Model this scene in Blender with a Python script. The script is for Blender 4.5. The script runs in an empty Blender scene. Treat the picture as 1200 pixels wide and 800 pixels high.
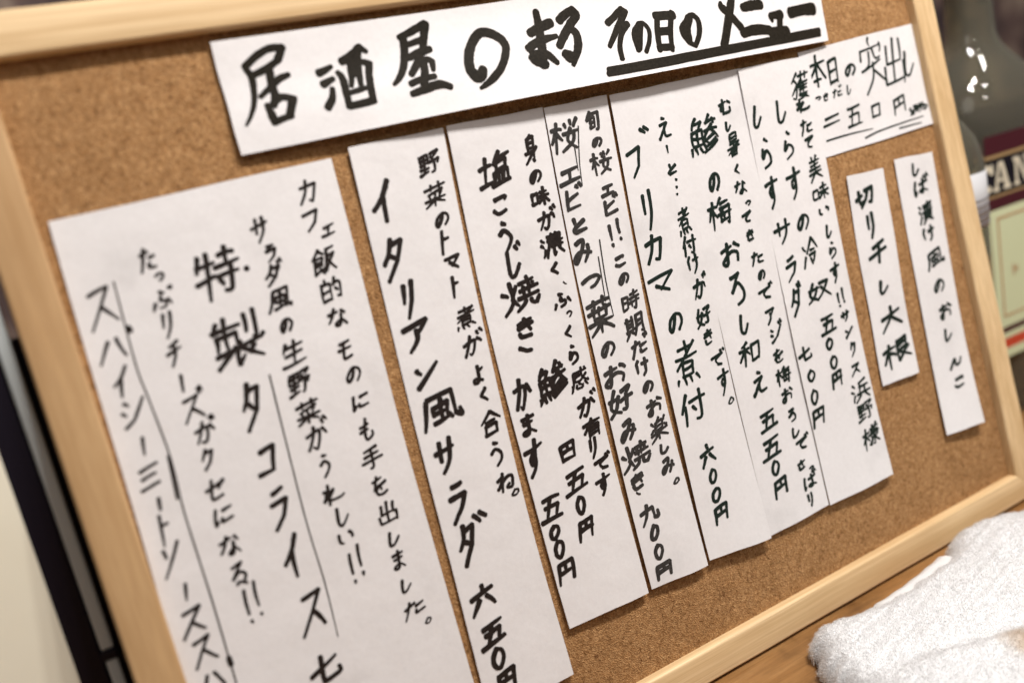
import bpy, bmesh, math, random
import numpy as np
from mathutils import Matrix, Vector
random.seed(7); rng = np.random.default_rng(7)
scene = bpy.context.scene
C = scene.collection

# ------------------------------------------------------------------ camera, world, light, exposure
CAM_POS = (-0.004445, -0.392167, 0.315441)
CAM_RIGHT = Vector((0.858375, -0.472572, -0.199669))
CAM_UP = Vector((0.282849, 0.111237, 0.952692))
CAM_BACK = Vector((-0.428005, -0.874244, 0.229149))
cd = bpy.data.cameras.new('camera'); cam = bpy.data.objects.new('camera', cd); C.objects.link(cam)
m = Matrix((CAM_RIGHT, CAM_UP, CAM_BACK)).transposed().to_4x4(); m.translation = Vector(CAM_POS)
cam.matrix_world = m
cd.sensor_width = 36.0; cd.lens = 31.671; cd.clip_start = 0.01; cd.clip_end = 50
cd.dof.use_dof = True; cd.dof.focus_distance = 0.515; cd.dof.aperture_fstop = 3.0; cd.dof.aperture_blades = 0
scene.camera = cam
w = bpy.data.worlds.new('World'); scene.world = w; w.use_nodes = True
w.node_tree.nodes['Background'].inputs[0].default_value = (0.96, 0.92, 0.90, 1)
w.node_tree.nodes['Background'].inputs[1].default_value = 0.10
scene.view_settings.view_transform = 'Standard'; scene.view_settings.look = 'None'
scene.view_settings.exposure = 0.0; scene.view_settings.gamma = 1.0
def lamp(name, kind, loc, target, energy, color, size):
    l = bpy.data.lights.new(name, kind); l.energy = energy; l.color = color
    if kind == 'AREA': l.shape = 'DISK'; l.size = size
    else: l.shadow_soft_size = size
    o = bpy.data.objects.new(name, l); C.objects.link(o); o.location = loc
    o.rotation_euler = (Vector(target) - Vector(loc)).to_track_quat('-Z', 'Y').to_euler()
    return o
for i in range(4):
    lamp('ceiling_lamp', 'POINT', (0.40 + 0.115 * i, -0.52 + 0.03 * i, 1.38), (0.28, 0, 0.2), 27.5, (1.0, 0.955, 0.915), 0.028)
for p_ in ((1.05, -0.75, 1.25), (1.3, -0.45, 1.3), (0.85, -1.15, 1.1)):
    lamp('ceiling_lamp', 'POINT', p_, (0.28, 0, 0.2), 5.0, (1.0, 0.96, 0.92), 0.03)
lamp('fill_light', 'AREA', (-0.5, -1.2, 1.5), (0.28, 0, 0.15), 4.0, (1.0, 0.955, 0.93), 1.1)  # broad soft fill added from the front left, not a particular lamp

# ------------------------------------------------------------------ board frame of reference (leans back 8 degrees)
TH = math.radians(8)
def b2w(x, y, z):
    return (x, math.sin(TH) * y - math.cos(TH) * z, math.cos(TH) * y + math.sin(TH) * z)
BW, BH, RH, RW_ = 0.56, 0.38695, 0.00627, 0.01958
TABLE_Z = -0.0205

# ------------------------------------------------------------------ materials
def mat(name, base=(0.5, 0.5, 0.5), rough=0.6, spec=0.5):
    m = bpy.data.materials.new(name); m.use_nodes = True
    b = m.node_tree.nodes['Principled BSDF']
    b.inputs['Base Color'].default_value = (*base, 1); b.inputs['Roughness'].default_value = rough
    b.inputs['Specular IOR Level'].default_value = spec
    return m, m.node_tree, b
def nd(nt, kind, **kw):
    n = nt.nodes.new(kind)
    for k, v in kw.items(): setattr(n, k, v)
    return n
def ramp(nt, stops):
    r = nt.nodes.new('ShaderNodeValToRGB'); e = r.color_ramp.elements
    while len(e) < len(stops): e.new(0.5)
    for el, (p, c) in zip(e, stops): el.position = p; el.color = (*c, 1)
    return r
def noise(nt, vec, scale, detail=4, rough=0.6, stretch=None):
    n = nd(nt, 'ShaderNodeTexNoise'); n.inputs['Scale'].default_value = scale
    n.inputs['Detail'].default_value = detail; n.inputs['Roughness'].default_value = rough
    if stretch:
        mp = nd(nt, 'ShaderNodeMapping'); mp.inputs['Scale'].default_value = stretch
        nt.links.new(vec, mp.inputs['Vector']); vec = mp.outputs['Vector']
    nt.links.new(vec, n.inputs['Vector']); return n
def mixc(nt, a, b, fac, mode='MIX'):
    x = nd(nt, 'ShaderNodeMix', data_type='RGBA', blend_type=mode)
    for sock, v in ((x.inputs[6], a), (x.inputs[7], b), (x.inputs[0], fac)):
        if hasattr(v, 'links') or hasattr(v, 'is_linked'): nt.links.new(v, sock)
        elif isinstance(v, tuple): sock.default_value = (*v, 1)
        else: sock.default_value = v
    return x.outputs[2]
def bump(nt, b, h, dist, strength=1.0):
    bn = nd(nt, 'ShaderNodeBump'); bn.inputs['Distance'].default_value = dist; bn.inputs['Strength'].default_value = strength
    nt.links.new(h, bn.inputs['Height']); nt.links.new(bn.outputs[0], b.inputs['Normal'])

def make_cork():
    m, nt, b = mat('cork', rough=0.85, spec=0.2)
    tc = nd(nt, 'ShaderNodeTexCoord').outputs['Object']
    v1 = nd(nt, 'ShaderNodeTexVoronoi'); v1.inputs['Scale'].default_value = 1300; nt.links.new(tc, v1.inputs['Vector'])
    v2 = nd(nt, 'ShaderNodeTexVoronoi'); v2.inputs['Scale'].default_value = 380; nt.links.new(tc, v2.inputs['Vector'])
    n1 = noise(nt, tc, 430, 5, 0.75); n2 = noise(nt, tc, 38, 4, 0.6); n3 = noise(nt, tc, 1500, 2, 0.5)
    sep = nd(nt, 'ShaderNodeSeparateColor'); nt.links.new(v1.outputs['Color'], sep.inputs[0])
    sep2 = nd(nt, 'ShaderNodeSeparateColor'); nt.links.new(v2.outputs['Color'], sep2.inputs[0])
    r1 = ramp(nt, [(0.0, (0.19, 0.086, 0.030)), (0.2, (0.33, 0.170, 0.066)), (0.7, (0.425, 0.235, 0.098)), (1.0, (0.62, 0.375, 0.175))])
    nt.links.new(sep.outputs[0], r1.inputs[0])
    r2 = ramp(nt, [(0.0, (0.26, 0.124, 0.042)), (0.3, (0.40, 0.211, 0.084)), (0.8, (0.445, 0.244, 0.102)), (1.0, (0.58, 0.335, 0.15))])
    nt.links.new(sep2.outputs[1], r2.inputs[0])
    c = mixc(nt, r1.outputs[0], r2.outputs[0], 0.45)
    r3 = ramp(nt, [(0.30, (0.50, 0.46, 0.42)), (0.48, (0.95, 0.95, 0.95)), (0.75, (1.22, 1.2, 1.15))])
    nt.links.new(n1.outputs[0], r3.inputs[0]); c = mixc(nt, c, r3.outputs[0], 0.8, 'MULTIPLY')
    r4 = ramp(nt, [(0.3, (0.92, 0.90, 0.88)), (0.7, (1.05, 1.05, 1.06))])
    nt.links.new(n2.outputs[0], r4.inputs[0]); c = mixc(nt, c, r4.outputs[0], 1.0, 'MULTIPLY')
    n5 = noise(nt, tc, 170, 3, 0.8); r5 = ramp(nt, [(0.30, (0.45, 0.38, 0.34)), (0.37, (0.93, 0.93, 0.93)), (0.66, (0.95, 0.95, 0.95)), (0.74, (1.18, 1.15, 1.1))])
    nt.links.new(n5.outputs[0], r5.inputs[0]); c = mixc(nt, c, r5.outputs[0], 1.0, 'MULTIPLY')
    nt.links.new(c, b.inputs['Base Color'])
    ad = nd(nt, 'ShaderNodeMath', operation='ADD'); nt.links.new(n1.outputs[0], ad.inputs[0]); nt.links.new(v1.outputs['Distance'], ad.inputs[1])
    bump(nt, b, ad.outputs[0], 0.0006, 0.8)
    return m
def make_pine(name, axis, fine=0.7, **kw):
    return _pine(name, axis, fine, **kw)
def _pine(name, axis, fine, base=(0.70, 0.515, 0.295), dark=(0.60, 0.415, 0.215), seed=0.0):
    m, nt, b = mat(name, rough=0.5, spec=0.35)
    tc = nd(nt, 'ShaderNodeTexCoord').outputs['Object']
    mp = nd(nt, 'ShaderNodeMapping'); mp.inputs['Location'].default_value = (seed, seed * 1.7, seed * 0.3)
    nt.links.new(tc, mp.inputs['Vector']); tc = mp.outputs['Vector']
    st = {'x': (4, 260, 260), 'y': (260, 40, 4)}[axis]
    if axis == 'y': st = (260, 120, 4)
    n1 = noise(nt, tc, 1.0, 3, 0.55, st)
    n2 = noise(nt, tc, 1.0, 5, 0.7, tuple(s * 4 for s in st))
    n3 = noise(nt, tc, 9, 2, 0.5)
    r = ramp(nt, [(0.30, dark), (0.46, tuple(0.5 * (a + b_) for a, b_ in zip(base, dark))), (0.56, base), (0.8, tuple(min(1, v * 1.12) for v in base))])
    nt.links.new(n1.outputs[0], r.inputs[0])
    r2 = ramp(nt, [(0.35, (0.86, 0.82, 0.78)), (0.6, (1.03, 1.03, 1.03))]); nt.links.new(n2.outputs[0], r2.inputs[0])
    c = mixc(nt, r.outputs[0], r2.outputs[0], fine, 'MULTIPLY')
    r3 = ramp(nt, [(0.35, (0.94, 0.90, 0.86)), (0.65, (1.05, 1.05, 1.05))]); nt.links.new(n3.outputs[0], r3.inputs[0])
    c = mixc(nt, c, r3.outputs[0], 1.0, 'MULTIPLY')
    nt.links.new(c, b.inputs['Base Color']); bump(nt, b, n2.outputs[0], 0.00012, 0.5)
    return m
def make_paper():
    m, nt, b = mat('paper', rough=0.65, spec=0.25)
    tc = nd(nt, 'ShaderNodeTexCoord').outputs['Object']
    n1 = noise(nt, tc, 22, 4, 0.55); n2 = noise(nt, tc, 420, 4, 0.7); n3 = noise(nt, tc, 60, 2, 0.5)
    r = ramp(nt, [(0.27, (0.66, 0.643, 0.640)), (0.40, (0.728, 0.709, 0.707)), (0.7, (0.760, 0.741, 0.740))]); nt.links.new(n1.outputs[0], r.inputs[0])
    r2 = ramp(nt, [(0.3, (0.955, 0.95, 0.95)), (0.65, (1.02, 1.02, 1.02))]); nt.links.new(n2.outputs[0], r2.inputs[0])
    nt.links.new(mixc(nt, r.outputs[0], r2.outputs[0], 0.8, 'MULTIPLY'), b.inputs['Base Color'])
    ad = nd(nt, 'ShaderNodeMath', operation='MULTIPLY_ADD'); ad.inputs[1].default_value = 6.0
    nt.links.new(n3.outputs[0], ad.inputs[0]); nt.links.new(n2.outputs[0], ad.inputs[2])
    bump(nt, b, ad.outputs[0], 0.00012, 0.55)
    return m
def make_ink(name, a, c_, spec=0.2):
    m, nt, b = mat(name, rough=0.5, spec=spec)
    tc = nd(nt, 'ShaderNodeTexCoord').outputs['Object']
    n = noise(nt, tc, 700, 3, 0.7); r = ramp(nt, [(0.35, a), (0.7, c_)]); nt.links.new(n.outputs[0], r.inputs[0])
    nt.links.new(r.outputs[0], b.inputs['Base Color']); return m
def make_table():
    m, nt, b = mat('table_wood', rough=0.32, spec=0.5)
    tc = nd(nt, 'ShaderNodeTexCoord').outputs['Object']
    n1 = noise(nt, tc, 1.0, 4, 0.6, (9, 70, 9)); n2 = noise(nt, tc, 24, 5, 0.65); n3 = noise(nt, tc, 1.0, 4, 0.7, (40, 900, 40))
    r = ramp(nt, [(0.30, (0.17, 0.080, 0.026)), (0.5, (0.26, 0.130, 0.045)), (0.7, (0.34, 0.185, 0.072))]); nt.links.new(n1.outputs[0], r.inputs[0])
    r2 = ramp(nt, [(0.30, (0.50, 0.45, 0.42)), (0.45, (0.92, 0.92, 0.92)), (0.7, (1.15, 1.12, 1.08))]); nt.links.new(n2.outputs[0], r2.inputs[0])
    r3 = ramp(nt, [(0.35, (0.84, 0.82, 0.80)), (0.6, (1.02, 1.02, 1.02))]); nt.links.new(n3.outputs[0], r3.inputs[0])
    c = mixc(nt, r.outputs[0], r2.outputs[0], 0.9, 'MULTIPLY'); c = mixc(nt, c, r3.outputs[0], 1.0, 'MULTIPLY')
    nt.links.new(c, b.inputs['Base Color']); bump(nt, b, n3.outputs[0], 0.0001, 0.5)
    return m
def make_towel():
    m, nt, b = mat('terry', rough=1.0, spec=0.1)
    b.inputs['Subsurface Weight'].default_value = 0.0
    b.inputs['Subsurface Radius'].default_value = (0.006, 0.006, 0.006); b.inputs['Subsurface Scale'].default_value = 0.5
    tc = nd(nt, 'ShaderNodeTexCoord').outputs['Object']
    # a brown patch painted into the cloth colour, uneven in outline
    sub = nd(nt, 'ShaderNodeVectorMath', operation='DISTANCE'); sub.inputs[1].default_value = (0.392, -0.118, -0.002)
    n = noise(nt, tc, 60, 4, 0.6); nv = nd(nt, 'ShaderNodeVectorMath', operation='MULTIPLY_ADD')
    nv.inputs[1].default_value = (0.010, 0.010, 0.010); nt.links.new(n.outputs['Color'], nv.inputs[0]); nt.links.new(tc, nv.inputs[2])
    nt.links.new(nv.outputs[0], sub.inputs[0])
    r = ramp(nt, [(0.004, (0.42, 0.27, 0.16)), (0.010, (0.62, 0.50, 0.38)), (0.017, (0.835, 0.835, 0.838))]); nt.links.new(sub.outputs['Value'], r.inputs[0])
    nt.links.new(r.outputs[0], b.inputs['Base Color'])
    n2 = noise(nt, tc, 900, 3, 0.7); bump(nt, b, n2.outputs[0], 0.0008, 0.8)
    return m
CORK = make_cork()
PINE_H = make_pine('pine_along', 'x', seed=1.3); PINE_H2 = make_pine('pine_along_top', 'x', seed=4.1)
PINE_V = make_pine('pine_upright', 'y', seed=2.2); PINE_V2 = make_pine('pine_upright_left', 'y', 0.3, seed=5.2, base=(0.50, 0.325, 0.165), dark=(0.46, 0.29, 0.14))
PAPER = make_paper()
INK = make_ink('marker_ink', (0.012, 0.008, 0.007), (0.026, 0.019, 0.016)); INK2 = make_ink('broad_marker_ink', (0.012, 0.010, 0.007), (0.026, 0.021, 0.015), 0.07)
INK_GREY = make_ink('worn_marker_ink', (0.022, 0.020, 0.019), (0.055, 0.050, 0.046)); INK_GREEN = make_ink('green_black_ink', (0.006, 0.012, 0.009), (0.016, 0.028, 0.022))
INKS = {'S1': INK, 'S2': INK, 'S3': INK, 'S4': INK_GREY}
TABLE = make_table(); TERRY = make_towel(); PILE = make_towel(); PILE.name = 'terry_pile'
for _l in list(PILE.node_tree.nodes['Principled BSDF'].inputs['Normal'].links): PILE.node_tree.links.remove(_l)
_nt = PILE.node_tree; _b = _nt.nodes['Principled BSDF']; _t = _nt.nodes.new('ShaderNodeBsdfTranslucent'); _mx = _nt.nodes.new('ShaderNodeMixShader')
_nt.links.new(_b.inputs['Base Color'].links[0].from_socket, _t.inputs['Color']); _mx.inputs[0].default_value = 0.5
_nt.links.new(_b.outputs[0], _mx.inputs[1]); _nt.links.new(_t.outputs[0], _mx.inputs[2])
_nt.links.new(_mx.outputs[0], _nt.nodes['Material Output'].inputs['Surface'])
HARDBOARD = mat('hardboard', (0.16, 0.10, 0.06), 0.8)[0]

# ------------------------------------------------------------------ helpers
def mesh_obj(name, verts, faces, m, parent=None, smooth=False):
    me = bpy.data.meshes.new(name); me.from_pydata([tuple(v) for v in verts], [], [tuple(f) for f in faces]); me.update()
    if smooth: me.polygons.foreach_set('use_smooth', [True] * len(me.polygons))
    mats = m if isinstance(m, list) else [m]
    for x in mats: me.materials.append(x)
    o = bpy.data.objects.new(name, me); C.objects.link(o); o.parent = parent
    return o
def thing(name, label, cat, loc=(0, 0, 0), group=None):
    o = bpy.data.objects.new(name, None); C.objects.link(o); o.location = loc; o.empty_display_size = 0.02
    tag(o, label, cat, group); return o
def tag(o, label, cat, group=None):
    o['label'] = label; o['category'] = cat
    if group: o['group'] = group
    return o
def reparent(o, parent):
    o.parent = parent; o.matrix_parent_inverse = Matrix.Translation(parent.location).inverted()
def bevel_box(name, lo, hi, m, parent, bw=0.001, seg=2, board=False):
    bm = bmesh.new(); bmesh.ops.create_cube(bm, size=1)
    for v in bm.verts: v.co = Vector([lo[i] + (v.co[i] + 0.5) * (hi[i] - lo[i]) for i in range(3)])
    if bw: bmesh.ops.bevel(bm, geom=bm.edges[:], offset=bw, segments=seg, affect='EDGES', profile=0.7)
    if board:
        for v in bm.verts: v.co = Vector(b2w(*v.co))
        bmesh.ops.recalc_face_normals(bm, faces=bm.faces)
    me = bpy.data.meshes.new(name); bm.to_mesh(me); bm.free(); me.materials.append(m)
    me.polygons.foreach_set('use_smooth', [True] * len(me.polygons)) if bw else None
    o = bpy.data.objects.new(name, me); C.objects.link(o)
    if parent: reparent(o, parent)
    return o
def lathe(name, prof, cx, cy, m, parent, n=48, sx=1.0, sy=1.0, power=2.0):
    vs, fs = [], []
    for r, z in prof:
        for k in range(n):
            a = 2 * math.pi * k / n; ca, sa = math.cos(a), math.sin(a)
            q = (abs(ca) ** power + abs(sa) ** power) ** (-1 / power)
            vs.append((cx + r * sx * ca * q, cy + r * sy * sa * q, z))
    for j in range(len(prof) - 1):
        for k in range(n):
            fs.append((j * n + k, j * n + (k + 1) % n, (j + 1) * n + (k + 1) % n, (j + 1) * n + k))
    fs.append(tuple(range(n))[::-1]); fs.append(tuple((len(prof) - 1) * n + k for k in range(n)))
    o = mesh_obj(name, vs, fs, m, None, True)
    bm = bmesh.new(); bm.from_mesh(o.data); bmesh.ops.recalc_face_normals(bm, faces=bm.faces); bm.to_mesh(o.data); bm.free()
    if parent: reparent(o, parent)
    return o

# ------------------------------------------------------------------ table and the dark room behind
def sheet(name, x0, x1, y0, y1, z, m):
    o = bevel_box(name, (x0, y0, z - 0.03), (x1, y1, z), m, None, 0.002); o['kind'] = 'structure'; return o
sheet('table_top', -0.9, 1.3, -0.75, 0.42, TABLE_Z, TABLE)
wm, nt, b = mat('dark_wall', (0.05, 0.035, 0.03), 0.8)
tc = nd(nt, 'ShaderNodeTexCoord').outputs['Object']; n = noise(nt, tc, 9, 3, 0.5)
r = ramp(nt, [(0.38, (0.025, 0.014, 0.016)), (0.52, (0.10, 0.06, 0.05)), (0.66, (0.30, 0.23, 0.17))]); nt.links.new(n.outputs[0], r.inputs[0]); nt.links.new(r.outputs[0], b.inputs['Base Color'])
o = bevel_box('back_wall', (-1.5, 0.75, -0.6), (2.8, 0.79, 1.3), wm, None, 0); o['kind'] = 'structure'

# ------------------------------------------------------------------ cork board
board = thing('cork_board', 'pine framed cork pin board leaning back on the wooden table, covered with menu papers', 'cork board', b2w(BW / 2, -RW_, -0.008))
ZB = -0.008
# cork face with a slightly uneven surface
nx, ny = 90, 64
vs = []; 
for j in range(ny + 1):
    for i in range(nx + 1):
        vs.append(b2w(-0.002 + (BW + 0.004) * i / nx, -0.002 + (BH + 0.004) * j / ny, 0.0))
fs = [(j * (nx + 1) + i, j * (nx + 1) + i + 1, (j + 1) * (nx + 1) + i + 1, (j + 1) * (nx + 1) + i) for j in range(ny) for i in range(nx)]
o = mesh_obj('cork_sheet', vs, fs, CORK); reparent(o, board)
bevel_box('backing', (-0.004, -0.004, ZB + 0.001), (BW + 0.004, BH + 0.004, -0.0015), HARDBOARD, board, 0, board=True)
# rails with an eased profile; uprights run full height between the cross rails' mitres
def rail(a, b, inward, m, label=None):
    """mitred rail from corner a to corner b (inner corners), 'inward' = unit vector towards the cork"""
    a = Vector(a); b = Vector(b); d = (b - a).normalized(); inn = Vector(inward)
    r = 0.0016
    prof = [(0.0, ZB), (0.0, RH - r)] + [(-r + r * math.cos(t), RH - r + r * math.sin(t)) for t in [math.radians(q) for q in (22, 45, 68, 90)]]
    prof += [(-RW_ + r, RH)] + [(-RW_ + r - r * math.sin(t), RH - r + r * math.cos(t)) for t in [math.radians(q) for q in (22, 45, 68, 90)]] + [(-RW_, ZB)]
    n = len(prof); seg = 28; vs = []; fs = []
    for s in range(seg + 1):
        for q, z in prof:                     # q = offset along inward (negative = outwards)
            A = a + inn * q + d * q; B = b + inn * q - d * q    # mitre
            p = A.lerp(B, s / seg)
            wob = 0.00015 * math.sin(s * 1.7 + q * 300)
            vs.append(b2w(p.x, p.y, z + (wob if z > 0 else 0)))
    for s in range(seg):
        for k in range(n):
            k2 = (k + 1) % n; fs.append((s * n + k, s * n + k2, (s + 1) * n + k2, (s + 1) * n + k))
    fs.append(tuple(range(n))); fs.append(tuple(seg * n + k for k in range(n))[::-1])
    o = mesh_obj('frame_rail', vs, fs, m, None, False)
    bm = bmesh.new(); bm.from_mesh(o.data); bmesh.ops.recalc_face_normals(bm, faces=bm.faces); bm.to_mesh(o.data); bm.free()
    for p in o.data.polygons: p.use_smooth = len(p.vertices) == 4
    o.data.set_sharp_from_angle(angle=math.radians(35))
    reparent(o, board); return o
e = 0.00015
rail((0, 0), (BW, 0), (0, 1), PINE_H)
rail((0, BH), (BW, BH), (0, -1), PINE_H2)
rail((0, e), (0, BH - e), (1, 0), PINE_V2)
rail((BW, e), (BW, BH - e), (-1, 0), PINE_V)
# folding prop behind, which holds the board up
bevel_box('prop_leg', (BW * 0.47, 0.0, 0), (BW * 0.53, 0.01, 0.30), PINE_V, board, 0.001)
for v in board.children[-1].data.vertices:
    k = v.co.z / 0.30; y = v.co.y
    base = b2w(0, BH * 0.75, ZB - 0.001)
    v.co = Vector((v.co.x, (0.150 * (1 - k) + (base[1] + 0.002) * k) + y, TABLE_Z + 0.001 + (base[2] - TABLE_Z) * k))

# ------------------------------------------------------------------ papers and handwriting (board coordinates, metres)
ZP = {'S1': (0.0004, 0.0015, 0.0003, 0.5, 0.0006), 'S2': (0.0005, 0.0025, 0.0012, 0.5, 0.0007), 'S3': (0.0005, 0.0032, 0.0012, 0.62, 0.0007), 'S4': (0.0009, 0.0032, 0.001, 0.6, 0.0007), 'S5': (0.0012, 0.0038, 0.0006, 0.62, 0.0007), 'S6': (0.0007, 0.0022, 0.0004, 0.5, 0.0006), 'S7': (0.0012, 0.0034, 0.0006, 0.6, 0.0007), 'S8': (0.0003, 0.0004, 0.0004, 0.5, 0.0003), 'S9': (0.0005, 0.002, 0.0008, 0.5, 0.0005), 'S10': (0.0005, 0.0045, 0.0006, 0.8, 0.0006), 'T': (0.001, 0.0088, 0.0012, 0.52, 0.0005)}
BOW = {'S1': (0.0, 0.00141), 'S2': (0.00094, 0.00376), 'S3': (0.00329, 0.00352), 'S4': (0.00235, 0.00376), 'S5': (0.00212, 0.00164), 'S6': (0.00141, 0.00094), 'S7': (0.00071, 0.00235), 'S10': (0.0, 0.0)}
QUADS = {
    'S1': [(0.00447, 0.31839), (0.13328, 0.32065), (0.12814, 0.0415), (-0.00266, 0.0415)],
    'S2': [(0.14257, 0.32357), (0.19506, 0.32383), (0.18293, 0.02424), (0.13136, 0.0235)],
    'S3': [(0.19688, 0.32423), (0.25614, 0.32391), (0.24104, 0.04667), (0.18826, 0.04836)],
    'S4': [(0.25601, 0.32324), (0.29885, 0.32375), (0.28464, 0.04522), (0.24395, 0.04744)],
    'S5': [(0.30001, 0.32292), (0.34433, 0.32325), (0.33376, 0.04279), (0.28667, 0.04761)],
    'S6': [(0.34323, 0.32347), (0.39978, 0.32348), (0.38589, 0.04422), (0.3353, 0.04286)],
    'S7': [(0.39702, 0.32298), (0.45647, 0.32278), (0.44465, 0.04364), (0.38605, 0.04369)],
    'S8': [(0.4499, 0.32566), (0.56254, 0.32999), (0.56003, 0.25972), (0.4536, 0.25673)],
    'S9': [(0.46634, 0.24141), (0.50164, 0.23998), (0.49093, 0.09988), (0.4561, 0.1012)],
    'S10': [(0.51361, 0.2434), (0.55165, 0.24125), (0.54016, 0.04787), (0.50329, 0.05022)],
    'T': [(0.0924, 0.3824), (0.48201, 0.38265), (0.47585, 0.32883), (0.09123, 0.32971)],
}
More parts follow.
